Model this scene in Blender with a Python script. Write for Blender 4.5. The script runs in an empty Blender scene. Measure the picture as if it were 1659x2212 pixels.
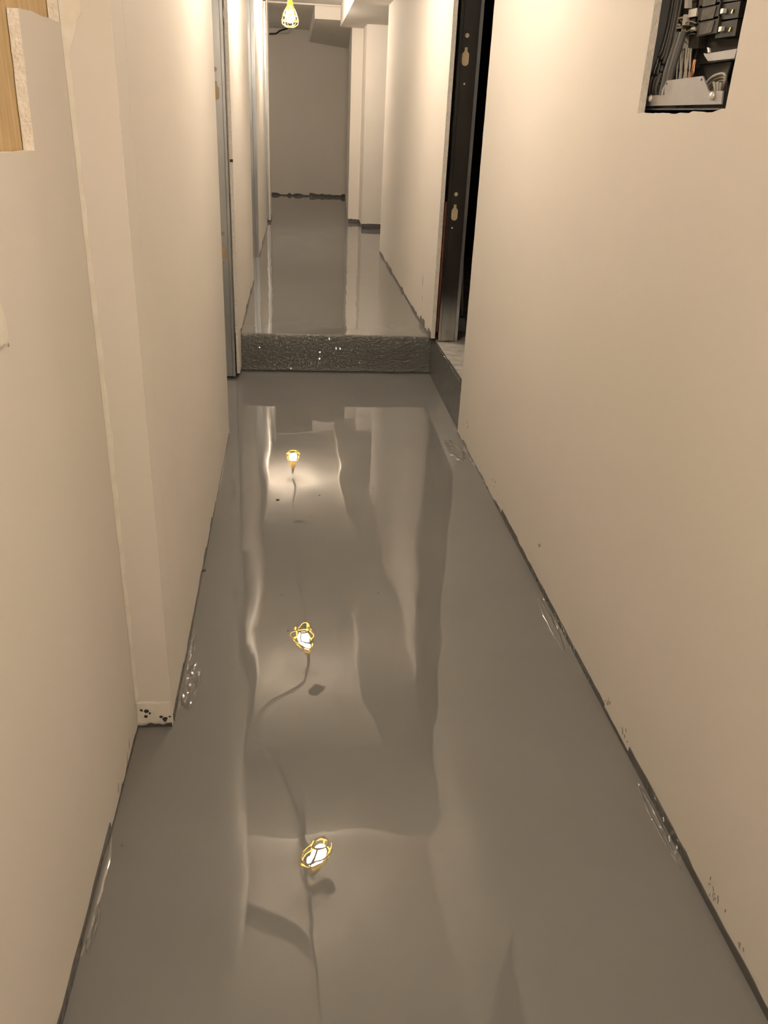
import bpy, bmesh, math, random
from mathutils import Vector, Matrix
from mathutils.geometry import tessellate_polygon
random.seed(7)
scene = bpy.context.scene
COL = scene.collection
PI = math.pi

# ------------------------------------------------------------------ camera
W, H, F = 1659.0, 2212.0, 1780.0
CAMH = 1.35
RX = Vector((0.99458649, -0.00298675, 0.10386913))     # world x,y,z axes seen in camera (right, down, forward)
RY = Vector((-0.09475645, -0.43633209, 0.89478239))
RZ = Vector((0.04264895, -0.89978075, -0.43425301))
cam_d = bpy.data.cameras.new('camera'); cam = bpy.data.objects.new('camera', cam_d); COL.objects.link(cam)
rot = Matrix(((RX.x, -RX.y, -RX.z), (RY.x, -RY.y, -RY.z), (RZ.x, -RZ.y, -RZ.z)))
cam.matrix_world = Matrix.Translation((0, 0, CAMH)) @ rot.to_4x4()
cam_d.sensor_fit = 'VERTICAL'; cam_d.sensor_height = 24.0; cam_d.lens = F / H * 24.0
cam_d.clip_start = 0.02; cam_d.clip_end = 60
scene.camera = cam

# ------------------------------------------------------------------ world, exposure
wd = bpy.data.worlds.new('world'); scene.world = wd; wd.use_nodes = True
wd.node_tree.nodes['Background'].inputs[0].default_value = (0, 0, 0, 1)
wd.node_tree.nodes['Background'].inputs[1].default_value = 0.0
vs = scene.view_settings
vs.view_transform = 'Standard'; vs.look = 'None'; vs.gamma = 1.0; vs.use_curve_mapping = False
vs.exposure = 0.09
BULB_STRENGTH = 475.0
BULB_COLOUR = (1.0, 0.85, 0.685)
# lamp centres (x, y, z of the glass), first and last are unseen, added for light
LAMPS = [(0.24, 0.10, 2.10), (0.085, 3.0, 2.05), (0.040, 4.93, 2.05), (-0.055, 8.45, 2.107), (-1.3, 11.5, 2.08)]
LAMP_GAIN = [1.15, .78, 1.02, 1.72, .52]

def ray(px, py):
    d = Vector((px - W / 2, py - H / 2, F))
    return Vector((RX.dot(d), RY.dot(d), RZ.dot(d)))
def onx(px, py, x):
    d = ray(px, py); t = x / d.x; return Vector((x, d.y * t, CAMH + d.z * t))
def ony(px, py, y):
    d = ray(px, py); t = y / d.y; return Vector((d.x * t, y, CAMH + d.z * t))

# ------------------------------------------------------------------ materials
def new_mat(name):
    m = bpy.data.materials.new(name); m.use_nodes = True
    nt = m.node_tree; b = nt.nodes['Principled BSDF']
    return m, nt, b
def nd(nt, t, **kw):
    n = nt.nodes.new(t)
    for k, v in kw.items():
        if hasattr(n, k): setattr(n, k, v)
        else: n.inputs[k].default_value = v
    return n
OFFSET = (4.4, 1.9, 2.6)
def objco(nt, scale=(1, 1, 1), loc=(0, 0, 0)):
    g = nt.nodes.new('ShaderNodeNewGeometry')
    mp = nt.nodes.new('ShaderNodeMapping'); mp.inputs['Scale'].default_value = scale; mp.inputs['Location'].default_value = loc
    nt.links.new(g.outputs['Position'], mp.inputs['Vector'])
    return mp.outputs['Vector']
def mat(name, c1, c2=None, rough=0.6, metal=0.0, nscale=6.0, bump=0.0, bscale=60.0, spec=0.5, stretch=(1, 1, 1), detail=3.0, lo=.35, hi=.65):
    m, nt, b = new_mat(name)
    b.inputs['Roughness'].default_value = rough; b.inputs['Metallic'].default_value = metal
    b.inputs['Specular IOR Level'].default_value = spec
    co = objco(nt, stretch)
    if c2 is None: b.inputs['Base Color'].default_value = (*c1, 1)
    else:
        n = nd(nt, 'ShaderNodeTexNoise', Scale=nscale, Detail=detail)
        nt.links.new(co, n.inputs['Vector'])
        r = nt.nodes.new('ShaderNodeValToRGB')
        r.color_ramp.elements[0].position = lo; r.color_ramp.elements[1].position = hi
        r.color_ramp.elements[0].color = (*c1, 1); r.color_ramp.elements[1].color = (*c2, 1)
        nt.links.new(n.outputs[0], r.inputs[0]); nt.links.new(r.outputs[0], b.inputs['Base Color'])
    if bump > 0:
        n2 = nd(nt, 'ShaderNodeTexNoise', Scale=bscale, Detail=2.0)
        nt.links.new(co, n2.inputs['Vector'])
        bp = nd(nt, 'ShaderNodeBump', Strength=1.0, Distance=bump)
        nt.links.new(n2.outputs[0], bp.inputs['Height']); nt.links.new(bp.outputs[0], b.inputs['Normal'])
    return m

M = {}
M['drywall'] = mat('drywall_paper', (.755, .715, .655), (.78, .735, .68), .75, nscale=1.6, bump=.0006, bscale=25, spec=.3)
M['gypsum'] = mat('gypsum_core', (.90, .86, .80), (.80, .75, .68), .9, nscale=90, bump=.003, bscale=160, spec=.2)
M['mud'] = mat('joint_compound', (.86, .82, .74), (.80, .75, .66), .8, nscale=30, bump=.001, bscale=70, spec=.3)
M['paper_back'] = mat('drywall_back_paper', (.62, .50, .33), (.55, .43, .27), .85, nscale=20)
M['plywood'] = mat('plywood', (.56, .40, .20), (.70, .53, .30), .7, nscale=7, stretch=(1, 9, 1.2), bump=.0004, bscale=30)
M['concrete'] = mat('bare_concrete', (.34, .33, .31), (.52, .51, .48), .9, nscale=14, bump=.002, bscale=70)
M['darkroom'] = mat('unlit_room_lining', (.05, .045, .04), (.09, .075, .065), .9, nscale=3)  # near-black colour puts the room's lack of light into its walls
M['galv'] = mat('galvanised_steel', (.60, .63, .65), (.76, .78, .79), .30, .9, nscale=5, stretch=(3, 3, .6), bump=.0006, bscale=9)
M['galv_dark'] = mat('galvanised_steel_clean', (.42, .42, .41), (.55, .55, .53), .16, 1.0, nscale=5, stretch=(3, 3, .6), bump=.0004, bscale=9)  # same steel, colour lowered for the dark room it reflects
M['galv_plate'] = mat('zinc_plate', (.36, .355, .36), (.42, .41, .41), .5, .3, nscale=12)
M['bright_clip'] = mat('nickel_clip', (.85, .82, .78), (.72, .69, .65), .35, .4, nscale=40)
M['panel_grey'] = mat('grey_enamel', (.11, .11, .11), (.14, .14, .14), .5, nscale=10, spec=.25)
M['panel_black'] = mat('black_plastic', (.018, .017, .015), (.035, .032, .025), .5, nscale=30, spec=.12)
M['smoke'] = mat('smoky_plastic', (.055, .05, .04), (.11, .10, .085), .4, nscale=60, spec=.2)
M['cable_white'] = mat('white_cable_jacket', (.66, .63, .55), (.52, .49, .42), .5, nscale=30)
M['cable_black'] = mat('black_cable_jacket', (.03, .03, .028), (.06, .055, .05), .3, nscale=20)
M['olive'] = mat('olive_insulation', (.16, .15, .06), (.22, .20, .09), .45, nscale=30)
M['copper'] = mat('bare_copper', (.80, .36, .17), (.9, .5, .28), .25, 1.0, nscale=30)
M['brass'] = mat('brass_screw', (.75, .55, .22), (.85, .68, .33), .3, 1.0, nscale=30)
M['red'] = mat('red_box_paint', (.30, .03, .02), (.22, .02, .015), .5, nscale=20)
M['rust'] = mat('red_oxide_strip', (.10, .025, .015), (.16, .035, .02), .6, nscale=30)
M['yellow'] = mat('yellow_plastic', (.85, .58, .05), (.80, .52, .04), .4, nscale=20)
M['rubber'] = mat('black_rubber', (.02, .02, .02), (.035, .035, .033), .55, nscale=30)
M['splash'] = mat('dark_paint_splash', (.035, .035, .034), (.06, .06, .058), .4, nscale=40)
M['smear'] = mat('thin_grey_smear', (.30, .285, .26), (.38, .36, .32), .5, nscale=40)

def epoxy(name, base, base2, rough, layers, ior=1.52, calm=None):
    """wet grey epoxy: gently levelled surface, layers = [(scale xyz, noise scale, height in m)]"""
    m, nt, b = new_mat(name)
    b.inputs['Roughness'].default_value = rough
    b.inputs['IOR'].default_value = ior
    co0 = objco(nt)
    n = nd(nt, 'ShaderNodeTexNoise', Scale=2.2, Detail=3.0); nt.links.new(co0, n.inputs['Vector'])
    r = nt.nodes.new('ShaderNodeValToRGB')
    r.color_ramp.elements[0].position = .35; r.color_ramp.elements[1].position = .65
    r.color_ramp.elements[0].color = (*base, 1); r.color_ramp.elements[1].color = (*base2, 1)
    nt.links.new(n.outputs[0], r.inputs[0]); nt.links.new(r.outputs[0], b.inputs['Base Color'])
    prev = None
    for st, sc, hgt in layers:
        co = objco(nt, st, OFFSET)
        t = nd(nt, 'ShaderNodeTexNoise', Scale=sc, Detail=1.0); nt.links.new(co, t.inputs['Vector'])
        bp = nd(nt, 'ShaderNodeBump', Strength=1.0, Distance=hgt)
        if calm:                                                  # the pour lies flatter towards the step
            g = nt.nodes.new('ShaderNodeNewGeometry'); sp = nt.nodes.new('ShaderNodeSeparateXYZ')
            nt.links.new(g.outputs['Position'], sp.inputs[0])
            mr = nt.nodes.new('ShaderNodeMapRange'); mr.interpolation_type = 'SMOOTHSTEP'
            for k, v in zip((1, 2, 3, 4), calm): mr.inputs[k].default_value = v
            nt.links.new(sp.outputs[1], mr.inputs[0])
            sub = nt.nodes.new('ShaderNodeMath'); sub.operation = 'SUBTRACT'; sub.inputs[1].default_value = .5
            mu = nt.nodes.new('ShaderNodeMath'); mu.operation = 'MULTIPLY'
            nt.links.new(t.outputs[0], sub.inputs[0]); nt.links.new(sub.outputs[0], mu.inputs[0]); nt.links.new(mr.outputs[0], mu.inputs[1])
            nt.links.new(mu.outputs[0], bp.inputs['Height'])
        else: nt.links.new(t.outputs[0], bp.inputs['Height'])
        if prev: nt.links.new(prev, bp.inputs['Normal'])
        prev = bp.outputs[0]
    if prev: nt.links.new(prev, b.inputs['Normal'])
    return m
G1, G2 = (.185, .187, .182), (.20, .20, .195)
M['epoxy'] = epoxy('wet_grey_epoxy', G1, G2, .0, [((1, .7, 1), 1.6, .0010), ((1, .42, 1), 5.5, .0040), ((1, .5, 1), 26.0, .00013)], 1.52, (1.9, 3.4, 1.0, .33))
M['epoxy_up'] = epoxy('wet_grey_epoxy_upper', (.168, .17, .166), (.183, .183, .178), .012, [((1, .7, 1), 1.7, .0010), ((1, .4, 1), 8.0, .0012), ((1, .5, 1), 28.0, .00006)], 1.98)
M['epoxy_riser'] = epoxy('brushed_grey_epoxy', (.15, .152, .145), (.17, .172, .165), .16, [((.45, 1, 1), 95.0, .0060), ((1, 1, .4), 60.0, .0016)])
M['epoxy_mark'] = epoxy('brush_mark_epoxy', (.15, .152, .145), (.17, .172, .165), .11, [])
M['epoxy_edge'] = epoxy('brushed_epoxy_edge', (.085, .083, .078), (.105, .102, .096), .09, [((1, 1, 1), 40.0, .004)])
M['epoxy_lump'] = epoxy('puckered_epoxy', (.17, .168, .16), (.19, .187, .18), .03, [((1, .5, 1), 60.0, .006)])

def emis(gain):
    m, nt, b = new_mat('lit_bulb')
    b.inputs['Base Color'].default_value = (.9, .9, .85, 1)
    b.inputs['Emission Color'].default_value = (*BULB_COLOUR, 1)
    b.inputs['Emission Strength'].default_value = BULB_STRENGTH * gain
    return m

# ------------------------------------------------------------------ mesh helpers
def link(name, bm, mats, parent=None, smooth=False):
    bmesh.ops.recalc_face_normals(bm, faces=bm.faces)
    me = bpy.data.meshes.new(name); bm.to_mesh(me); bm.free()
    for mm in (mats if isinstance(mats, (list, tuple)) else [mats]): me.materials.append(mm)
    if smooth:
        for p in me.polygons: p.use_smooth = True
    o = bpy.data.objects.new(name, me); COL.objects.link(o)
    if parent: o.parent = parent
    return o
def structure(o, label=None):
    o['kind'] = 'structure'
    if label: o['label'] = label
    return o
def thing(name, label, cat, group=None):
    o = bpy.data.objects.new(name, None); COL.objects.link(o); o.empty_display_size = .1
    o['label'] = label; o['category'] = cat
    if group: o['group'] = group
    return o
def tag(o, label, cat, group=None):
    o['label'] = label; o['category'] = cat
    if group: o['group'] = group
    return o
def box(bm, x0, x1, y0, y1, z0, z1, mi=0):
    v = [bm.verts.new((x, y, z)) for z in (z0, z1) for y in (y0, y1) for x in (x0, x1)]
    for f in ((0, 1, 3, 2), (4, 5, 7, 6), (0, 1, 5, 4), (2, 3, 7, 6), (0, 2, 6, 4), (1, 3, 7, 5)):
        fc = bm.faces.new([v[i] for i in f]); fc.material_index = mi
def boxes(*bs):
    bm = bmesh.new()
    for b in bs: box(bm, *b)
    return bm
def plate(loops, fn, w0, w1, side_mi=0, bm=None, back_mi=None):
    """flat board: loops[0] outline, the others cut-outs, in (u, v); fn(u, v, w) gives the point; w0 front, w1 back"""
    bm = bm or bmesh.new()
    tris = tessellate_polygon([[Vector((u, v, 0)) for u, v in l] for l in loops])
    flat = [p for l in loops for p in l]
    A = [bm.verts.new(fn(u, v, w0)) for u, v in flat]; B = [bm.verts.new(fn(u, v, w1)) for u, v in flat]
    for a, b, c in tris:
        try:
            bm.faces.new((A[a], A[b], A[c])); f = bm.faces.new((B[c], B[b], B[a]))
            if back_mi is not None: f.material_index = back_mi
        except ValueError: pass
    k = 0
    for l in loops:
        n = len(l)
        for i in range(n):
            j = (i + 1) % n
            try:
                f = bm.faces.new((A[k + i], A[k + j], B[k + j], B[k + i])); f.material_index = side_mi
            except ValueError: pass
        k += n
    return bm
def jag(p, q, n, amp):
    """points from p towards q (q left out) with a rough cut edge"""
    out = [p]
    dx, dy = q[0] - p[0], q[1] - p[1]; L = math.hypot(dx, dy) or 1
    for i in range(1, n):
        t = (i + random.uniform(-.3, .3)) / n; a = random.uniform(-amp, amp)
        out.append((p[0] + dx * t - dy / L * a, p[1] + dy * t + dx / L * a))
    return out
def tube(bm, pts, r, n=8, mi=0, closed=False):
    pts = [Vector(p) for p in pts]; rings = []
    m = len(pts)
    for i, p in enumerate(pts):
        if closed: t = (pts[(i + 1) % m] - pts[i - 1]).normalized()
        else: t = (pts[min(i + 1, m - 1)] - pts[max(i - 1, 0)]).normalized()
        a = t.cross(Vector((0, 0, 1)))
        if a.length < .2: a = t.cross(Vector((1, 0, 0)))
        a.normalize(); b = t.cross(a)
        rr = r[i] if isinstance(r, (list, tuple)) else r
        rings.append([bm.verts.new(p + (a * math.cos(2 * PI * k / n) + b * math.sin(2 * PI * k / n)) * rr) for k in range(n)])
    for i in range(m if closed else m - 1):
        R0, R1 = rings[i], rings[(i + 1) % m]
        off = 0
        if closed and i == m - 1:
            off = min(range(n), key=lambda s: (R0[0].co - R1[s].co).length)
        for k in range(n):
            f = bm.faces.new((R0[k], R0[(k + 1) % n], R1[(k + 1 + off) % n], R1[(k + off) % n])); f.material_index = mi; f.smooth = True
    if not closed:
        bm.faces.new(rings[0][::-1]).material_index = mi; bm.faces.new(rings[-1]).material_index = mi
def smooth_path(pts, k=6):
    P = [Vector(p) for p in pts]; out = []
    for i in range(len(P) - 1):
        p0, p1, p2, p3 = P[max(i - 1, 0)], P[i], P[i + 1], P[min(i + 2, len(P) - 1)]
        for s in range(k):
            t = s / k
            out.append(.5 * ((2 * p1) + (p2 - p0) * t + (2 * p0 - 5 * p1 + 4 * p2 - p3) * t * t + (-p0 + 3 * p1 - 3 * p2 + p3) * t ** 3))
    return out + [P[-1]]
def lathe(bm, prof, c, n=20, mi=0):
    rings = []
    for r, z in prof:
        rings.append([bm.verts.new((c[0] + r * math.cos(2 * PI * k / n), c[1] + r * math.sin(2 * PI * k / n), c[2] + z)) for k in range(n)])
    for i in range(len(rings) - 1):
        for k in range(n):
            f = bm.faces.new((rings[i][k], rings[i][(k + 1) % n], rings[i + 1][(k + 1) % n], rings[i + 1][k])); f.material_index = mi; f.smooth = True
    bm.faces.new(rings[0][::-1]).material_index = mi; bm.faces.new(rings[-1]).material_index = mi
def circle(u, v, r, n=18, ru=None):
    return [(u + (ru or r) * math.cos(2 * PI * k / n), v + r * math.sin(2 * PI * k / n)) for k in range(n)]
def tops(u0, u1, n, lo, hi, jump=.25):
    """irregular brushed upper edge: list of (u, height)"""
    out = []; h = random.uniform(lo, hi)
    for i in range(n + 1):
        u = u0 + (u1 - u0) * i / n
        if random.random() < jump: h = random.uniform(lo, hi)
        out.append((u, max(.003, h + random.uniform(-.08, .08) * hi)))
    return out
def paint_band(name, parent, u0, u1, n, lo, hi, fn, z0=0.0, th=.0025, jump=.25, label=None):
    t = tops(u0, u1, n, lo, hi, jump)
    bm = bmesh.new()
    for (ua, ha), (ub, hb) in zip(t[:-1], t[1:]):
        q = [(ua, z0 + .001), (ub, z0 + .001), (ub, z0 + hb), (ua, z0 + ha)]
        A = [bm.verts.new(fn(u, v, 0)) for u, v in q]; B = [bm.verts.new(fn(u, v, th)) for u, v in q]
        bm.faces.new(B); bm.faces.new(A[::-1])
        for i in range(4): bm.faces.new((A[i], A[(i + 1) % 4], B[(i + 1) % 4], B[i]))
    bmesh.ops.remove_doubles(bm, verts=bm.verts, dist=1e-5)
    o = link(name, bm, M['epoxy_edge'], parent)
    if label: o['label'] = label
    return o
def blob(fn, u, v, r, th=.001, n=9, rough=.35):
    pts = []
    for k in range(n):
        a = 2 * PI * k / n; rr = r * random.uniform(1 - rough, 1 + rough)
        pts.append((u + rr * math.cos(a), v + rr * math.sin(a)))
    return plate([pts], fn, 0.0, th)

# ------------------------------------------------------------------ sizes of the place
ZU = 0.213            # upper floor
ZC = 2.34             # ceiling
ZC0 = 2.44            # higher ceiling near the camera
ZS = 2.15             # underside of the soffits
TH = .016             # drywall thickness
YR = 4.64             # step
XL0, XL1, XL2 = -.384, -.303, -.316
def xr(y): return .7885 - .0105 * (y - .8) if y < 4.2 else .750
def xl1(y): return -.302 - .0055 * (y - 1.6)

# ------------------------------------------------------------------ floor
bm = boxes((-3.0, .80, -1.7, YR + .02, -.12, 0.0))
floor = structure(link('floor', bm, M['epoxy']), 'wet glossy grey epoxy floor of the lower corridor')
bm = boxes((-3.0, .765, YR + .012, 13.4, .05, ZU), (.765, 3.2, 7.82, 13.4, .05, ZU))
up = link('upper_floor', bm, M['epoxy_up'], floor); up['label'] = 'upper level of glossy grey epoxy beyond the step'
# riser with rounded, slightly wavy lip
bm = bmesh.new()
NX = 60; prof = [(0, .0), (-.006, .004), (-.002, .012), (0, .03), (0, .08), (0, .14), (0, ZU - .012), (.003, ZU - .004), (.009, ZU + .0012), (.015, ZU - .003)]
rows = []
for i in range(NX + 1):
    x = -.42 + 1.187 * i / NX; w = random.uniform(-.0012, .0012)
    rows.append([bm.verts.new((x, YR + p[0] + w, p[1] + (random.uniform(-.0008, .0008) if p[1] > .2 else 0))) for p in prof])
for a, b in zip(rows[:-1], rows[1:]):
    for k in range(len(prof) - 1): bm.faces.new((a[k], b[k], b[k + 1], a[k + 1])).smooth = True
link('step_riser', bm, M['epoxy_riser'], floor)
# raised brush marks in the wet paint of the riser: little facets shaped and tipped to glint in the lamp light
bm = bmesh.new()
for i in range(620):
    x = random.gauss(.06, .20) if i < 430 else random.uniform(-.31, .75)
    if not -.31 < x < .75: continue
    z = random.uniform(.012, ZU - .012); w = random.uniform(.0014, .0038); h = random.uniform(.004, .012)
    ti = math.radians(random.uniform(24, 42)); ya = math.radians(random.uniform(-11, 11))
    d = h * math.tan(ti); e = w * math.tan(ya)
    y = YR - .0002
    p = [bm.verts.new(q) for q in ((x - w, y - d - e, z), (x + w, y - d + e, z), (x + w, y + e, z + h), (x - w, y - e, z + h), (x - w, y + .002, z - .001), (x + w, y + .002, z - .001))]
    for q in ((0, 1, 2, 3), (4, 5, 1, 0), (0, 3, 4), (1, 5, 2)): bm.faces.new([p[k] for k in q])
o = link('brush_marks', bm, M['epoxy_mark'], floor); o['kind'] = 'stuff'
# riser of the doorway on the right and its bare threshold
bm = plate([[(3.45, 0), (4.66, 0), (4.66, ZU), (4.58, ZU - .004), (3.69, .226), (3.45, .228)]], lambda u, v, w: (.763 + w, u, v), 0, .02)
link('side_riser', bm, M['epoxy_riser'], floor)
bm = plate([[(3.45, .779), (4.66, .779), (4.66, .95), (4.66, 3.4), (3.45, 3.4)]], lambda u, v, w: (v, u, w + (.228 - .0125 * (u - 3.45))), -.002, -.1)
th = link('threshold', bm, M['concrete'], floor); th['label'] = 'bare pale concrete threshold of the doorway on the right'
bm = bmesh.new(); tube(bm, [(.766, 3.5, .2275), (.7645, 3.8, .2245), (.766, 4.1, .221), (.765, 4.4, .217), (.7655, 4.62, .214)], .004, 6)
link('threshold_lip', bm, M['epoxy_edge'], floor, True)

# ------------------------------------------------------------------ near left wall with its cut-out
fl0 = lambda u, v, w: (XL0 - w, u, v)
hole = [(.90, 1.284), (1.20, 1.283)] + jag((1.28, 1.282), (1.367, 1.280), 3, .0015) + jag((1.367, 1.280), (1.377, 1.460), 14, .0012) \
     + [(1.377, 1.461), (1.44, 1.4635), (1.50, 1.462)] + [(1.54, 1.463), (1.597, 1.462), (1.597, 1.70), (.90, 1.70)]
bm = plate([[(-1.6, .0), (1.605, .0), (1.605, ZC0), (-1.6, ZC0)], hole], fl0, 0, TH, 1)
wl = structure(link('wall_left', bm, [M['drywall'], M['gypsum']]), 'near left drywall with a cut-out showing plywood')
bm = plate([[(.84, 1.2), (1.604, 1.2), (1.604, 1.80), (.84, 1.80)]], fl0, TH + .0015, TH + .02)
o = link('plywood_panel', bm, M['plywood'], wl); o['label'] = 'tan plywood behind the cut-out'
bm = plate([[(.86, 1.2), (1.262, 1.2), (1.262, 1.321), (.86, 1.318)]], fl0, TH + .0008, TH + .0014)
o = link('plywood_patch', bm, M['plywood'], wl)
# torn lip of board left on the wall at the frame edge
bm = plate([[(1.04, 1.06), (1.105, 1.062), (1.119, 1.069), (1.116, 1.092), (1.108, 1.112), (1.04, 1.115)]], fl0, -.006, 0)
o = link('mud_patch', bm, M['mud'], wl); o['label'] = 'raised white patch of compound on the wall'
bm = blob(fl0, 1.128, 1.052, .0022, -.0012); link('nail_dent', bm, M['smear'], wl)
paint_band('paint_band', wl, -1.0, 1.28, 60, .022, .034, lambda u, v, w: (XL0 + w, u, v), jump=.15)
paint_band('paint_band', wl, 1.28, 1.60, 18, .003, .010, lambda u, v, w: (XL0 + w, u, v), jump=.5)
for (u, v, r) in ((1.50, .035, .006), (1.47, .022, .007), (1.37, .03, .005)):
    pts = [(u - r, v - r * 1.5), (u + r * .3, v - r * 1.2), (u + r, v + r * 2.4), (u + r * .2, v + r * .6)]
    link('paint_smear', plate([pts], fl0, -.001, 0), M['smear'], wl)

# corner box face (the jog) and second left wall
fj = lambda u, v, w: (u, 1.605 + w, v)
bm = plate([[(XL0 - .03, 0), (-.303, 0), (-.303, ZC0), (XL0 - .03, ZC0)]], fj, 0, .02)
wj = structure(link('trim_1', bm, M['drywall']), 'narrow drywall return where the left wall steps in')
e = [(-.3835, .05)] + [(-.3835, .2 + .1 * i) for i in range(14)] + [(-.3835, 2.2)]
rgt = [(-.345, 2.2), (-.349, 1.478), (-.356, 1.468), (-.361, 1.452)] + [(-.374 + random.uniform(-.002, .002) + (.002 if z < .9 else 0) - .003 * abs(z - .95), z) for z in [1.42 - .04 * i for i in range(34)]]
bm = plate([e + rgt], fj, -.0018, 0)
o = link('corner_compound', bm, M['mud'], wj); o['label'] = 'lighter ridge of compound up the inside corner'
bm = plate([[(-.384, .012), (-.352, .010), (-.33, .018), (-.306, .008), (-.305, .072), (-.33, .069), (-.355, .072), (-.380, .07)]], fj, -.003, 0)
wp = link('base_patch', bm, M['mud'], wj); wp['label'] = 'pale patch at the foot with dark paint spots'
for (u, v, r) in ((-.372, .051, .0035), (-.359, .048, .0058), (-.363, .032, .0045), (-.353, .041, .0026), (-.327, .030, .0045), (-.318, .022, .0060), (-.307, .030, .0030)):
    pts = [(u + r * random.uniform(.6, 1.35) * math.cos(2 * PI * k / 10), v + r * random.uniform(.6, 1.35) * math.sin(2 * PI * k / 10)) for k in range(10)]
    o = link('paint_spot', plate([pts], fj, -.0042, -.003), M['splash'], wp)
paint_band('paint_band', wj, -.384, -.303, 8, .004, .014, lambda u, v, w: (u, 1.602 - w, v), jump=.6)

fl1 = lambda u, v, w: (xl1(u) - w, u, v)
far = jag((3.62, 0.0), (3.62, ZC), 90, .0028)
bm = plate([[(1.606, 0), ] + far + [(3.62, ZC), (2.85, ZC), (2.85, ZC0), (1.606, ZC0)]], fl1, 0, TH, 1)
wl1 = structure(link('wall_left', bm, [M['drywall'], M['gypsum']]), 'left drywall between the corner and the first doorway')
f = lambda u, v, w: (xl1(u) + w, u, v)
paint_band('paint_band', wl1, 1.62, 2.75, 44, .006, .024, f, jump=.3)
paint_band('paint_band', wl1, 2.75, 3.60, 26, .003, .010, f, jump=.4)
# joint tape line, hardly raised, on the second wall
bm = plate([[(1.72, .08), (1.80, .08), (1.80, 2.3), (1.72, 2.3)]], f, .0004, 0)
link('taped_joint', bm, M['drywall'], wl1)

# ------------------------------------------------------------------ left walls of the upper level
def left_piece(y0, y1, x, zb, jagfar=True, name='wall_left', label=None, z0=None):
    fn = lambda u, v, w: (x - w, u, v)
    zn = zb if z0 is None else z0
    near = jag((y0, ZC), (y0, zn), 60, .002)
    farp = jag((y1, zb), (y1, ZC), 60, .002 if jagfar else .0004)
    outl = [(y0, zn)] + ([(YR - .002, z0), (YR - .002, zb)] if z0 is not None else []) + farp + [(y1, ZC)] + near
    bm = plate([outl[:-1] if outl[-1] == outl[0] else outl], fn, 0, TH, 1)
    o = structure(link(name, bm, [M['drywall'], M['gypsum']]), label)
    return o
wl2 = left_piece(4.478, 6.236, XL2, ZU, z0=.03, label='left drywall just past the step')
f = lambda u, v, w: (XL2 + w, u, v)
paint_band('paint_band', wl2, YR + .01, 6.22, 30, .006, .03, f, z0=ZU, jump=.3)
# a slot in the cut edge of that board
bm = boxes((XL2 - .014, XL2 + .0012, 4.4745, 4.4792, 1.105, 1.118)); link('edge_slot', bm, M['splash'], wl2)
wl3 = left_piece(7.315, 9.35, XL2 - .004, ZU, label='left drywall between the second and third openings')
paint_band('paint_band', wl3, 7.33, 9.33, 24, .006, .03, lambda u, v, w: (XL2 - .004 + w, u, v), z0=ZU, jump=.3)
wl4 = left_piece(9.72, 10.22, -.292, ZU, label='last short piece of left drywall')
paint_band('paint_band', wl4, 9.74, 10.20, 8, .01, .05, lambda u, v, w: (-.292 + w, u, v), z0=ZU, jump=.5)
paint_band('paint_band', wl4, -.325, -.292, 4, .02, .06, lambda u, v, w: (u, 9.718 - w, v), z0=ZU, jump=.6)

# ------------------------------------------------------------------ right walls
frn = lambda u, v, w: (xr(u) + w, u, v)
ph = [(1.612, 1.3855), (1.625, 1.386)] + jag((1.66, 1.380), (2.030, 1.376), 16, .0030) + jag((2.030, 1.376), (2.036, 2.02), 24, .0012) + jag((2.036, 2.02), (1.612, 2.02), 8, .002) + jag((1.612, 2.02), (1.612, 1.3855), 24, .0010)
dsc = jag((3.655, 0.0), (3.655, ZC), 80, .0022)
bm = plate([[(-1.6, 0)] + dsc + [(3.655, ZC), (2.85, ZC), (2.85, ZC0), (-1.6, ZC0)], ph[:-1]], frn, 0, TH, 1)
wr = structure(link('wall_right', bm, [M['drywall'], M['gypsum']]), 'near right drywall with the open breaker panel')
f = lambda u, v, w: (xr(u) - w, u, v)
paint_band('paint_band', wr, -.6, 1.45, 60, .018, .025, f, jump=.12)
paint_band('paint_band', wr, 1.45, 1.62, 8, .004, .014, f, jump=.5)
paint_band('paint_band', wr, 1.62, 2.75, 30, .016, .026, f, jump=.12)
paint_band('paint_band', wr, 2.75, 3.65, 26, .002, .016, f, jump=.4)
for (yc, zc, n, sy, sz) in ((1.485, .036, 7, .02, .014), (1.03, .040, 11, .028, .014), (.93, .036, 5, .02, .008), (1.60, .033, 6, .03, .010), (2.28, .12, 3, .01, .02), (2.9, .06, 5, .08, .02), (3.45, .10, 4, .05, .03)):
    for k in range(n):
        u = random.gauss(yc, sy * .6); v = max(.026, random.gauss(zc, sz * .6)); l = random.uniform(.003, .011); w = random.uniform(.0006, .0022); lean = random.uniform(-.7, .9)
        pts = [(u - w, v - l * .5), (u + w * .7, v - l * .35), (u + w + lean * l, v + l * .5), (u + lean * l * .8, v + l * .6), (u - w * .6 + lean * l * .3, v + l * .1)]
        link('paint_smear', plate([pts], f, .0012, 0), M['smear'], wr)
fru = lambda u, v, w: (.750 + w, u, v)
near = jag((4.565, ZC), (4.565, ZU + .01), 60, .0025)
bm = plate([[(4.565, ZU + .01), (7.785, ZU + .01), (7.785, ZC)] + near[:-1]], fru, 0, .022, 1)
wru = structure(link('wall_right', bm, [M['drywall'], M['gypsum']]), 'right drywall past the doorway')
f = lambda u, v, w: (.750 - w, u, v)
paint_band('paint_band', wru, 4.58, 5.2, 26, .006, .05, f, z0=ZU, jump=.45)
paint_band('paint_band', wru, 5.2, 7.78, 30, .008, .028, f, z0=ZU, jump=.3)
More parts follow.
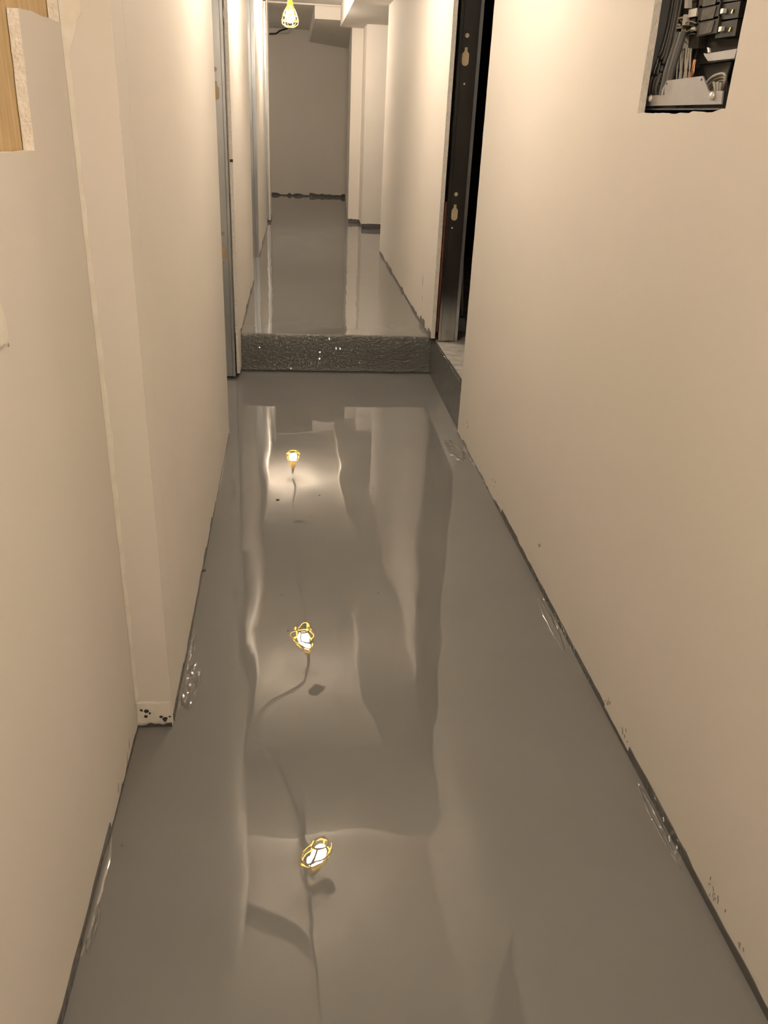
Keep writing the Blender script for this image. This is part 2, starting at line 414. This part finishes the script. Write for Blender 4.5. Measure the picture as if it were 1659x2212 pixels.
for (u, v, r) in ((5.0, .46, .03), (4.98, .36, .014)):
    link('scuff_mark', plate([[(u, v - r), (u + .006, v + r * .6), (u + .012, v + r), (u + .006, v)]], f, .0012, 0), M['smear'], wru)
# far side of that partition and end cap
bm = boxes((.75 + TH + .092, .75 + TH * 2 + .092, 4.565, 7.785, ZU, ZC), (.75, .75 + TH * 2 + .092, 7.785, 7.80, ZU, ZC))
structure(link('wall_right', bm, M['drywall']), 'end of the right partition')

# facing return, column and end wall
bm = boxes((.700, 3.0, 9.455, 9.475, ZU, ZC), (.700, .716, 9.475, 9.95, ZU, ZC))
wf = structure(link('wall_back', bm, M['drywall']), 'wall facing the corridor on the right at the far end')
paint_band('paint_band', wf, .700, 1.3, 6, .048, .056, lambda u, v, w: (u, 9.455 - w, v), z0=ZU, jump=.3)
paint_band('paint_band', wf, 9.475, 9.94, 6, .03, .05, lambda u, v, w: (.700 - w, u, v), z0=ZU, jump=.5)
bm = plate([[(9.95, .580), (9.95, .70), (12.97, .80), (12.97, .712)]], lambda u, v, w: (v, u, w), ZU, ZC)
wc = structure(link('wall_right', bm, M['drywall']), 'projecting column left of the facing wall')
paint_band('paint_band', wc, .580, .700, 6, .03, .07, lambda u, v, w: (u, 9.95 - w, v), z0=ZU, jump=.5)
bm = boxes((-3.0, 3.0, 13.02, 13.12, ZU, ZC + .1))
we = structure(link('wall_back', bm, M['drywall']), 'shaded end wall of the corridor')
paint_band('paint_band', we, -.40, .18, 14, .01, .04, lambda u, v, w: (u, 13.02 - w, v), z0=ZU, jump=.4)
paint_band('paint_band', we, .18, .71, 14, .03, .05, lambda u, v, w: (u, 13.02 - w, v), z0=ZU, jump=.4)

# enclosing walls out of view: behind the camera and around the dark rooms
bm = boxes((-.6, 1.0, -1.72, -1.6, 0, ZC0)); structure(link('wall_front', bm, M['drywall']), 'wall behind the viewer')
bm = boxes((-3.05, -2.95, 1.6, 13.2, 0, ZC + .1), (-3.0, XL1 - .115, 3.50, 3.56, 0, ZC), (-3.0, -.43, 4.60, 4.66, ZU, ZC))
structure(link('wall_left', bm, M['drywall']), 'far walls of the rooms on the left')
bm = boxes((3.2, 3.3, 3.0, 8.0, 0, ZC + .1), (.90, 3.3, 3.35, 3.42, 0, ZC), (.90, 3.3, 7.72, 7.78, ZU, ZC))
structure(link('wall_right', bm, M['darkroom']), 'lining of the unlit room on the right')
bm = boxes((3.0, 3.1, 7.8, 13.1, ZU, ZC + .1)); structure(link('wall_right', bm, M['drywall']), 'far wall of the room on the right')
bm = boxes((.78, 3.3, 4.66, 7.80, .05, ZU - .002)); structure(link('floor', bm, M['concrete']), 'bare floor of the unlit room')

# ------------------------------------------------------------------ ceiling with cut-outs for pot lights
POTS = [(.143, 3.052), (.13, 4.669), (.063, 6.176), (.052, 7.387)]
edge = [(-.45, 3.08), (-.30, 3.03), (.04, 2.875), (.085, 2.80), (.095, 2.4), (.10, -1.7), (.83, -1.7)]
bm = plate([edge + [(.83, 13.1), (-.45, 13.1)]] + [circle(x, y, .058, 18) for x, y in POTS], lambda u, v, w: (u, v, w), ZC, ZC + TH, 1)
ce = structure(link('ceiling', bm, [M['drywall'], M['gypsum']]), 'drywall ceiling with round cut-outs')
for x, y in POTS:
    bm = bmesh.new(); lathe(bm, [(.061, 0), (.061, .12), (.001, .121)], (x, y, ZC + .017), 18)
    bmesh.ops.delete(bm, geom=[f for f in bm.faces if len(f.verts) > 4 and f.calc_center_median().z < ZC + .03], context='FACES')
    o = link('pot_light_cavity', bm, M['rubber'], ce)
bm = boxes((-3.0, -.45, 3.0, 13.1, ZC, ZC + TH), (.83, 3.2, 3.0, 13.1, ZC, ZC + TH)); link('side_ceiling', bm, M['drywall'], ce)
bm = plate([[(-.6, -1.7), (1.0, -1.7), (1.0, 3.2), (-.6, 3.2)]], lambda u, v, w: (u, v, w), ZC0, ZC0 + .02)
link('high_ceiling', bm, M['drywall'], ce)
# crossing bulkhead and the soffit along the right
bm = boxes((XL2 - .012, .768, 3.26, 3.92, ZS, ZC + .001)); o = link('crossing_bulkhead', bm, M['drywall'], ce); o['label'] = 'low drywall bulkhead crossing the corridor'
bm = boxes((.455, .765, 3.90, 9.45, ZS, ZC + .001), (.455, .698, 9.45, 9.945, ZS, ZC + .001), (.765, 1.6, 7.81, 9.45, ZS, ZC + .001))
o = link('long_soffit', bm, M['drywall'], ce); o['label'] = 'boxed soffit running along the right wall'
bm = bmesh.new()
b0 = [(.189, 9.95, 2.212), (.60, 9.95, 2.212), (.717, 13.01, 2.142), (.174, 13.01, 2.200)]
A = [bm.verts.new(p) for p in b0]; B = [bm.verts.new((p[0], p[1], ZC + .001)) for p in b0]
bm.faces.new(A); bm.faces.new(B[::-1])
for i in range(4): bm.faces.new((A[i], A[(i + 1) % 4], B[(i + 1) % 4], B[i]))
o = link('duct_soffit', bm, M['drywall'], ce); o['label'] = 'boxed duct against the end wall'
bm = boxes((-.45, .455, 9.90, 9.925, ZC - .012, ZC + .001)); link('ceiling_joint', bm, M['drywall'], ce)

# ------------------------------------------------------------------ metal studs
def punched_web(x0, x1, z0, z1, y, holes, th=.0012):
    return plate([[(x0, z0), (x1, z0), (x1, z1), (x0, z1)]] + holes, lambda u, v, w: (u, y + w, v), 0, th)
def key(u, z):
    """bottle-shaped service hole, neck up; z is the middle of the round hole above it"""
    a = []
    b = z - .118
    for k in range(9): a.append((u + .017 * math.cos(PI + PI * k / 8), b + .004 + .017 * math.sin(PI + PI * k / 8)))
    a += [(u + .017, b + .040), (u + .010, b + .048), (u + .0075, b + .050), (u + .0075, b + .068), (u - .0075, b + .068), (u - .0075, b + .050), (u - .010, b + .048), (u - .017, b + .040)]
    return a
def stud(label, group, x0, x1, y, z0, z1, keys, holes, lip, board=True, steel='galv'):
    """steel stud with its web towards the viewer; lip = +1 / -1: side of the room's face"""
    t = thing('metal_stud', label, 'stud', group); t.location = ((x0 + x1) / 2, y, z0)
    def put(name, bm, m, lab=None):
        o = link(name, bm, m); o.parent = t; o.matrix_parent_inverse = Matrix.Translation(-t.location)
        if lab: o['label'] = lab
        return o
    loops = []
    for (u, z) in keys: loops += [circle(u, z, .0105, 14), key(u, z)]
    for (u, z, r) in holes: loops.append(circle(u, z, r, 10))
    put('web', punched_web(x0, x1, z0, z1, y, loops), M[steel])
    put('flange', boxes((x0, x0 + .0012, y, y + .032, z0, z1)), M[steel])
    put('flange', boxes((x1 - .0012, x1, y, y + .032, z0, z1)), M[steel])
    e = x1 if lip > 0 else x0
    bm = bmesh.new()                                              # pressed rib near the face side
    s = -lip
    rib = [(e, y), (e, y - .004), (e + s * .013, y - .004), (e + s * .0155, y - .0005), (e + s * .018, y - .0005)]
    A = [bm.verts.new((p[0], p[1], z0)) for p in rib]; B = [bm.verts.new((p[0], p[1], z1)) for p in rib]
    for i in range(len(rib) - 1): bm.faces.new((A[i], A[i + 1], B[i + 1], B[i]))
    put('edge_rib', bm, M[steel])
    if board:
        put('board_behind', boxes((x0 + .002, x1 - .002, y + .003, y + .012, z0 + .05, z1)), M['paper_back'], 'tan board seen through the punched holes')
    return t, put
YS = 4.478
t, put = stud('dull steel stud lining the first doorway on the left', 'steel studs in the door openings', XL2 - TH - .008 - .092, XL2 - TH - .008, YS + .004, .012, ZC - .02,
     [(-.381, .764), (-.386, 1.508)], [(-.392, 1.60, .004), (-.398, 1.30, .005), (-.382, .62, .004)], +1)
t, put = stud('dark steel stud with bottle-shaped holes lining the doorway on the right', 'steel studs in the door openings', .785, .877, 4.535, ZU + .004, ZC - .02,
     [(.821, 1.711), (.825, .991)], [(.835, .272, .0035)], -1, True, 'galv_dark')
put('screw', boxes((.822, .828, 4.530, 4.535, 1.498, 1.506)), M['bright_clip'])
bm = bmesh.new(); lathe(bm, [(.004, 0), (.005, .003), (.001, .004)], (0, 0, 0), 10); bmesh.ops.rotate(bm, verts=bm.verts, cent=(0, 0, 0), matrix=Matrix.Rotation(PI / 2, 3, 'X')); bmesh.ops.translate(bm, verts=bm.verts, vec=(.818, 4.535, .823))
put('screw', bm, M['bright_clip'])
put('box_side', boxes((.788, .802, 4.5342, 4.5349, 1.595, 1.632)), M['red'], 'red electrical tape beside the hole')
put('filler_strip', boxes((.7755, .7835, 4.546, 4.556, ZU + .05, .95)), M['rust'], 'rust-red strip between board and stud')
put('second_stud', boxes((.8785, .897, 4.55, 4.552, ZU, ZC - .02), (.8955, .897, 4.552, 4.585, ZU, ZC - .02)), M['galv'])
t, put = stud('shiny steel stud lining the second opening on the left', 'steel studs in the door openings', XL2 - TH - .098, XL2 - TH - .003, 7.322, ZU + .002, ZC - .02, [], [], +1)
t, put = stud('narrow shiny steel stud lining the farthest opening on the left', 'steel studs in the door openings', -.405, -.311, 9.728, ZU + .002, ZC - .02, [], [], +1)
# floor track and edge bead
bm = boxes((XL2 - .004 - TH, XL2 - .0035, 7.309, 7.3145, ZU, ZC)); o = link('corner_bead', bm, M['galv'], wl3)

# ------------------------------------------------------------------ leaning bar in the dark room
t = thing('leaning_bar', 'thin metal bar with a clamp foot leaning inside the dark doorway', 'bar'); t.location = (.965, 4.80, ZU)
def putb(name, bm, m):
    o = link(name, bm, m); o.parent = t; o.matrix_parent_inverse = Matrix.Translation(-t.location); return o
bm = bmesh.new(); tube(bm, [(.963, 4.80, .30), (.921, 4.80, .9), (.888, 4.80, 1.38)], .006, 8); putb('rod', bm, M['galv'])
bm = bmesh.new(); tube(bm, [(.966, 4.80, .262), (.9635, 4.80, .300)], .010, 8); putb('collar', bm, M['panel_grey'])
bm = plate([[(.925, .245), (.935, .252), (.952, .292), (.978, .292), (.985, .25), (.985, .2135), (.945, .2135), (.927, .228)]], lambda u, v, w: (u, 4.78 + w, v), 0, .05)
putb('clamp_foot', bm, M['galv_plate'])

# ------------------------------------------------------------------ breaker panel in the right wall
t = thing('breaker_panel', 'open breaker panel recessed in the right wall, cover off', 'panel'); t.location = (.84, 1.84, 1.39)
def putp(name, bm, m, label=None, parent=None):
    o = link(name, bm, m)
    o.parent = parent or t
    if parent is None: o.matrix_parent_inverse = Matrix.Translation(-t.location)
    if label: o['label'] = label
    return o
XB = .905
Y0, Y1, Z0, Z1 = 1.585, 2.075, 1.388, 2.06
putp('back_plate', boxes((XB, XB + .004, Y0, Y1, Z0, Z1)), M['panel_grey'])
putp('side_plate', boxes((.797, XB, Y1, Y1 + .003, Z0, Z1)), M['panel_grey'])
putp('side_plate', boxes((.797, XB, Y0 - .003, Y0, Z0, Z1)), M['panel_grey'])
putp('bottom_plate', boxes((.806, XB, Y0, Y1, Z0 - .003, Z0)), M['panel_grey'])
putp('top_plate', boxes((.797, XB, Y0, Y1, Z1, Z1 + .003)), M['panel_grey'])
def PX(lst, X): return [(onx(a, b, X).y, onx(a, b, X).z) for a, b in lst]
fx = lambda u, v, w: (w, u, v)
br = putp('cover_bracket', plate([PX([(1391, 229), (1393, 208), (1423, 205), (1441, 174), (1518, 164), (1531, 198), (1561, 196), (1558, 225)], .803)], fx, .803, .806), M['galv_plate'], 'pale zinc plate with a raised middle at the foot of the panel')
for (a, b) in ((1407, 213), (1541, 207)):
    p = onx(a, b, .803); bm = bmesh.new(); lathe(bm, [(.008, 0), (.008, .003), (.005, .006), (.001, .0065)], (0, 0, 0), 12)
    bmesh.ops.rotate(bm, verts=bm.verts, cent=(0, 0, 0), matrix=Matrix.Rotation(-PI / 2, 3, 'Y')); bmesh.ops.translate(bm, verts=bm.verts, vec=p)
    o = putp('screw', bm, M['bright_clip'], None, br)
for (a, b) in ((1440, 181), (1515, 172)):
    p = onx(a, b, .8025); o = putp('bracket_hole', boxes((.8022, .803, p.y - .0022, p.y + .0022, p.z - .002, p.z + .002)), M['rubber'], None, br)
# bus block with breakers
def slab(lst, X0, X1): return plate([PX(lst, X0)], fx, X0, X1)
putp('bus_bar', slab([(1505, -30), (1516, -30), (1512, 70), (1500, 72)], .845, .86), M['panel_black'])
for k, y in enumerate((-22, 8, 39)):
    o = putp('breaker', slab([(1513 - k * 2, y + 5), (1560 - k * 3, y - 5), (1554 - k * 3, y + 32), (1508 - k * 2, y + 41)], .828, .875), M['panel_black'])
    putp('breaker_face', slab([(1521 - k * 4, y + 12), (1551 - k * 4, y + 5), (1544 - k * 4, y + 31), (1517 - k * 4, y + 37)], .8265, .828), M['smoke'], 'smoky grey breaker face', o)
for k, y in enumerate((-14, 24, 63)):
    o = putp('breaker', slab([(1560 - k * 4, y - 14), (1606 - k * 6, y - 22), (1600 - k * 6, y + 14), (1552 - k * 4, y + 20)], .832, .88), M['panel_black'])
    putp('breaker_handle', slab([(1561 - k * 4, y - 5), (1567 - k * 4, y - 6), (1565 - k * 4, y + 4), (1559 - k * 4, y + 6)], .825, .832), M['bright_clip'], 'pale breaker handle', o)
    putp('terminal_screw', slab([(1587 - k * 5, y - 4), (1589 - k * 5, y - 4), (1586 - k * 5, y + 5), (1583 - k * 5, y + 5)], .830, .832), M['brass'], 'brass terminal screw', o)
for k, y in enumerate((-14, 20, 55)):
    o = putp('breaker', slab([(1484 - k * 4, y - 10), (1508 - k * 3, y - 16), (1503 - k * 3, y + 16), (1478 - k * 4, y + 22)], .836, .88), M['panel_black'])
for lst in ([(1480, -20), (1486, -20), (1485, 17), (1478, 18)], [(1476, 32), (1481, 31), (1479, 54), (1473, 55)]):
    putp('neutral_clip', slab(lst, .826, .836), M['bright_clip'], 'bright metal clip')
putp('white_tag', slab([(1488, 21), (1506, 17), (1503, 35), (1486, 38)], .830, .836), M['bright_clip'], 'small white tag on the breakers')
putp('white_tag', slab([(1493, 60), (1504, 56), (1500, 66), (1490, 68)], .830, .836), M['bright_clip'])
putp('neutral_bar', slab([(1472, 62), (1476, 62), (1472, 104), (1466, 106)], .830, .845), M['cable_white'])
putp('lower_block', slab([(1476, 66), (1512, 60), (1508, 104), (1470, 108)], .846, .885), M['smoke'])
for a, b in ((1486, 80), (1487, 70), (1479, 90)):
    p = onx(a, b, .846); putp('terminal_screw', boxes((.843, .846, p.y - .0025, p.y + .0025, p.z - .0025, p.z + .0025)), M['bright_clip'])
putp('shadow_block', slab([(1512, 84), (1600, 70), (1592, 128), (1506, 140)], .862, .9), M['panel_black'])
o = putp('support_bracket', slab([(1526, 116), (1592, 105), (1586, 126), (1529, 132)], .808, .812), M['galv_plate'], 'short pale rail at the right of the panel')
bm = plate([PX([(1526, 116), (1529, 132), (1522, 122), (1519, 115)], .812)], fx, .8125, .83); putp('rail_end', bm, M['galv_plate'], None, o)
putp('knockout_tab', slab([(1527, 102), (1532, 104), (1533, 113), (1529, 114)], .815, .818), M['bright_clip'])
# cables
def cable(pts, X, r, m, name='cable', label=None, n=7):
    P = [onx(a, b, X + (c[0] if c else 0)) for a, b, *c in pts]
    bm = bmesh.new(); tube(bm, smooth_path(P), r, n); return putp(name, bm, m, label)
def cable_side(pts, Y, r, m, name):
    P = [ony(a, b, Y) for a, b in pts]
    bm = bmesh.new(); tube(bm, smooth_path(P), r, 7); return putp(name, bm, m)
for k in range(2):
    cable_side([(1468 + k * 8, 70), (1456 + k * 8, 110), (1443 + k * 9, 150), (1434 + k * 9, 190), (1430 + k * 9, 206)], 1.985 - .02 * k, .008, M['panel_grey'], 'grey_conduit')
for k in range(4):
    cable_side([(1457 + k * 6, -15), (1443 + k * 6, 60), (1426 + k * 7, 120), (1409 + k * 8, 165), (1404 + k * 7, 190), (1405 + k * 7, 206)], 2.062 - .012 * k, .0050, M['cable_black'] if k != 2 else M['panel_grey'], 'black_cable')
cable([(1440, 104), (1450, 90), (1462, 86), (1472, 92)], .848, .0022, M['cable_black'], 'black_cable')
for k in range(6):
    cable([(1468 + k * 5, 104), (1466 + k * 5, 125), (1463 + k * 5 + (k % 2) * 2, 150), (1461 + k * 5, 180)], .838 + .003 * (k % 3), .0024 if k else .0018, M['cable_white'], 'white_cable')
for k in range(3):
    cable([(1499 + k * 2, 128), (1496 + k * 2, 146), (1492 + k * 3, 160), (1490 + k * 2, 172)], .834 + .002 * k, .0011, M['copper'], 'copper_wire')
cable([(1480, 37), (1466, 40), (1455, 44), (1457, 52), (1470, 54)], .832, .0022, M['cable_white'], 'white_cable')
cable([(1453, 57), (1462, 60), (1476, 58)], .832, .0022, M['cable_white'], 'white_cable')
for k in range(4):
    cable([(1524 + k * 3, 182 + k * 6), (1540 + k * 4, 166 + k * 6), (1560 + k * 2, 159 + k * 7), (1569, 166 + k * 8), (1562 - k * 2, 186 + k * 4), (1556 - k * 3, 205)], .838 + .005 * k, .0030, M['cable_white'], 'white_cable')
for k in range(3):
    cable([(1542 + k * 8, 178), (1544 + k * 6, 190), (1543 + k * 6, 206)], .832, .0030, M['cable_white'], 'white_cable')
for k in range(5):
    cable([(1486 + k * 7, 100 - k * 3), (1492 + k * 7, 116 - k * 3), (1488 + k * 6, 130), (1490 + k * 5, 146)], .858 + .003 * k, .0016, M['cable_black'] if k % 2 else M['olive'], 'insulated_wire')
for k in range(4):
    cable([(1470 + k * 2, 44 + k * 9), (1478 + k * 2, 50 + k * 9), (1490 + k * 2, 46 + k * 9), (1504, 50 + k * 8)], .828, .0014, M['panel_black'] if k % 2 else M['olive'], 'insulated_wire')
putp('liner', slab([(1515, 128), (1582, 128), (1566, 175), (1528, 175)], .880, .884), M['panel_grey'])

# ------------------------------------------------------------------ work lamps on the cord
def work_lamp(c, label, gain):
    t = thing('work_lamp', label, 'lamp', 'caged work lamps on the cord'); t.location = c
    def put(name, bm, m, parent=None, sm=True):
        o = link(name, bm, m, None, sm); o.parent = parent or t
        return o
    bm = bmesh.new()
    lathe(bm, [(.008, -.068), (.026, -.062), (.037, -.044), (.040, -.022), (.0375, .004), (.029, .022)], (0, 0, 0), 16)
    put('bulb', bm, emis(gain))
    bm = bmesh.new(); lathe(bm, [(.0291, .022), (.022, .036), (.016, .046)], (0, 0, 0), 16)
    put('bulb_base', bm, M['mud'])
    bm = bmesh.new()
    lathe(bm, [(.0165, .046), (.024, .050), (.026, .075), (.022, .098), (.016, .105)], (0, 0, 0), 16)
    put('cage_collar', bm, M['yellow'])
    bm = bmesh.new(); lathe(bm, [(.013, .105), (.014, .118), (.009, .135), (.005, .150)], (0, 0, 0), 12); put('socket', bm, M['rubber'])
    cage = bmesh.new()
    cp = [(.024, .060), (.044, .030), (.060, -.005), (.073, -.050), (.070, -.080), (.040, -.098)]
    for k in range(6):
        a = 2 * PI * k / 6 + .2
        tube(cage, [(r * math.cos(a), r * math.sin(a), z) for r, z in cp], .0044, 6)
    for r, z in ((.0625, -.010), (.0735, -.052), (.041, -.098)):
        tube(cage, [(r * math.cos(2 * PI * k / 24), r * math.sin(2 * PI * k / 24), z) for k in range(24)], .0048, 6, closed=True)
    put('cage', cage, M['yellow'])
    bm = bmesh.new(); tube(bm, smooth_path([(.0, 0, .150), (.012, 0, .165), (.012, 0, .185), (-.004, 0, .190)], 4), .002, 6); put('hook', bm, M['yellow'])
    return t
labs = ['yellow caged work lamp behind the viewer, lighting the near walls', 'yellow caged work lamp in front of the low bulkhead, mirrored lowest in the wet floor',
        'yellow caged work lamp mirrored in the middle of the wet floor', 'lit yellow caged work lamp hanging at the far end of the corridor',
        'yellow caged work lamp round the corner to the left of the end wall']
for i, c in enumerate(LAMPS): work_lamp(c, labs[i], LAMP_GAIN[i])
top = [Vector(c) + Vector((0, 0, .152)) for c in LAMPS]
up = Vector((0, 0, .062))
runs = [('dark power cord running back over the viewer from the lamp at the bulkhead', [top[0] + up, top[0] + Vector((.0, .12, .12)), (.24, .5, 2.31), (.22, 1.0, 2.32), (.15, 2.0, 2.322), (.105, 2.6, 2.32), (.09, 2.9, 2.29), top[1] + up]),
        ('dark power cord looping under the bulkhead towards the left wall', [top[1] + up, (.06, 3.11, 2.285), (.03, 3.20, 2.20), (.0, 3.248, 2.139), (-.02, 3.5, 2.140), (-.10, 3.85, 2.140), (-.22, 4.05, 2.22), (-.28, 4.40, 2.30), (-.14, 4.60, 2.318), (.012, 4.74, 2.318), (.035, 4.86, 2.28), top[2] + up]),
        ('dark power cord strung along the ceiling to the farthest lit lamp', [top[2] + up, (.045, 5.2, 2.29), (.05, 5.6, 2.285), (.04, 6.3, 2.285), (.03, 7.0, 2.30), (.0, 7.7, 2.322), (-.03, 8.2, 2.328), top[3] + up])]
for lab, path in runs:
    bm = bmesh.new(); tube(bm, smooth_path(path, 6), .0075, 7)
    tag(link('lamp_cord', bm, M['rubber'], None, True), lab, 'cord', 'power cords between the work lamps')
bm = bmesh.new(); tube(bm, smooth_path([(-.42, 12.9, 2.26), (-.33, 12.8, 2.255), (-.27, 12.8, 2.262), (-.22, 12.85, 2.30), (-.12, 12.9, 2.335)], 6), .011, 7)
tag(link('hanging_cable', bm, M['rubber'], None, True), 'short black cable drooping under the ceiling at the far left', 'cable')

# ------------------------------------------------------------------ small coves of epoxy where floor meets wall
def cove(y0, y1, n, xf, sgn, r, parent=floor):
    bm = bmesh.new(); rows = []
    for i in range(n + 1):
        y = y0 + (y1 - y0) * i / n; rr = r * random.uniform(.8, 1.2) * min(1, 4 * i / n + .2, 4 * (n - i) / n + .2)
        rows.append([bm.verts.new((xf(y) + sgn * rr * (1 - math.sin(k * PI / 10)), y, .0006 + rr * (1 - math.cos(k * PI / 10)))) for k in range(6)])
    for a, b in zip(rows[:-1], rows[1:]):
        for k in range(5): bm.faces.new((a[k], b[k], b[k + 1], a[k + 1])).smooth = True
    link('epoxy_cove', bm, M['epoxy_up'], parent, True)
cove(1.0, 1.27, 12, lambda y: XL0 + .0025, 1, .012)
cove(1.62, 2.05, 16, lambda y: xl1(y) + .0025, 1, .009)
# ------------------------------------------------------------------ marks in the wet floor
def lump(name, outline, h, label, parent):
    bm = bmesh.new(); n = len(outline)
    cx = sum(p[0] for p in outline) / n; cy = sum(p[1] for p in outline) / n
    rings = []
    for s, z in ((1.0, .0003), (.93, h * .7), (.82, h), (.62, h * .55), (.35, h * .4)):
        rings.append([bm.verts.new((cx + (p[0] - cx) * s + random.uniform(-.001, .001), cy + (p[1] - cy) * s + random.uniform(-.001, .001), z * (random.uniform(.6, 1.4)))) for p in outline])
    for a, b in zip(rings[:-1], rings[1:]):
        for k in range(n): bm.faces.new((a[k], a[(k + 1) % n], b[(k + 1) % n], b[k])).smooth = True
    bm.faces.new(rings[-1])
    o = link(name, bm, M['epoxy_lump'] if 'pucker' in name else M['epoxy_up'], parent); o['label'] = label
    return o
def wob(c, rx, ry, n=28, am=.18, rotz=0):
    out = []
    for k in range(n):
        a = 2 * PI * k / n; s = 1 + random.uniform(-am, am); x, y = rx * math.cos(a) * s, ry * math.sin(a) * s
        out.append((c[0] + x * math.cos(rotz) - y * math.sin(rotz), c[1] + x * math.sin(rotz) + y * math.cos(rotz)))
    return out
lump('puckered_skin', wob((-.277, 1.76), .022, .095), .003, 'wrinkled wet skin of epoxy by the left corner', floor)
lump('puckered_skin', wob((-.292, 1.92), .010, .085), .003, 'wrinkled strip of epoxy along the left wall', floor)
lump('puckered_skin', wob((.705, 3.42), .035, .13, rotz=.08), .004, 'brush-marked glossy patch by the right doorway', floor)
lump('brushed_strip', wob((.752, 2.02), .012, .16), .0015, 'brush-marked strip along the right wall', floor)
lump('brushed_strip', wob((.768, 1.25), .008, .12), .0012, 'faint brush-marked strip along the right wall', floor)
lump('puckered_skin', wob((-.372, 1.06), .008, .05), .003, 'shiny drip against the left wall', floor)
for i, (x, y, r) in enumerate([(-.077, 2.89, .007), (-.354, 1.246, .004), (-.306, 2.354, .010), (.084, 2.933, .004), (.06, 2.55, .0025), (.085, 2.55, .0025), (-.02, 3.3, .003), (.25, 2.2, .003), (-.05, 2.2, .003), (-.03, 2.0, .003), (.05, 2.75, .002), (.30, 3.0, .003)]):
    bm = bmesh.new(); lathe(bm, [(r, 0), (r * .9, r * .3), (r * .5, r * .55), (r * .1, r * .6)], (x, y, -.0002), 10)
    o = link('paint_nib', bm, M['splash'] if r > .006 else M['epoxy_lump'], floor, True)
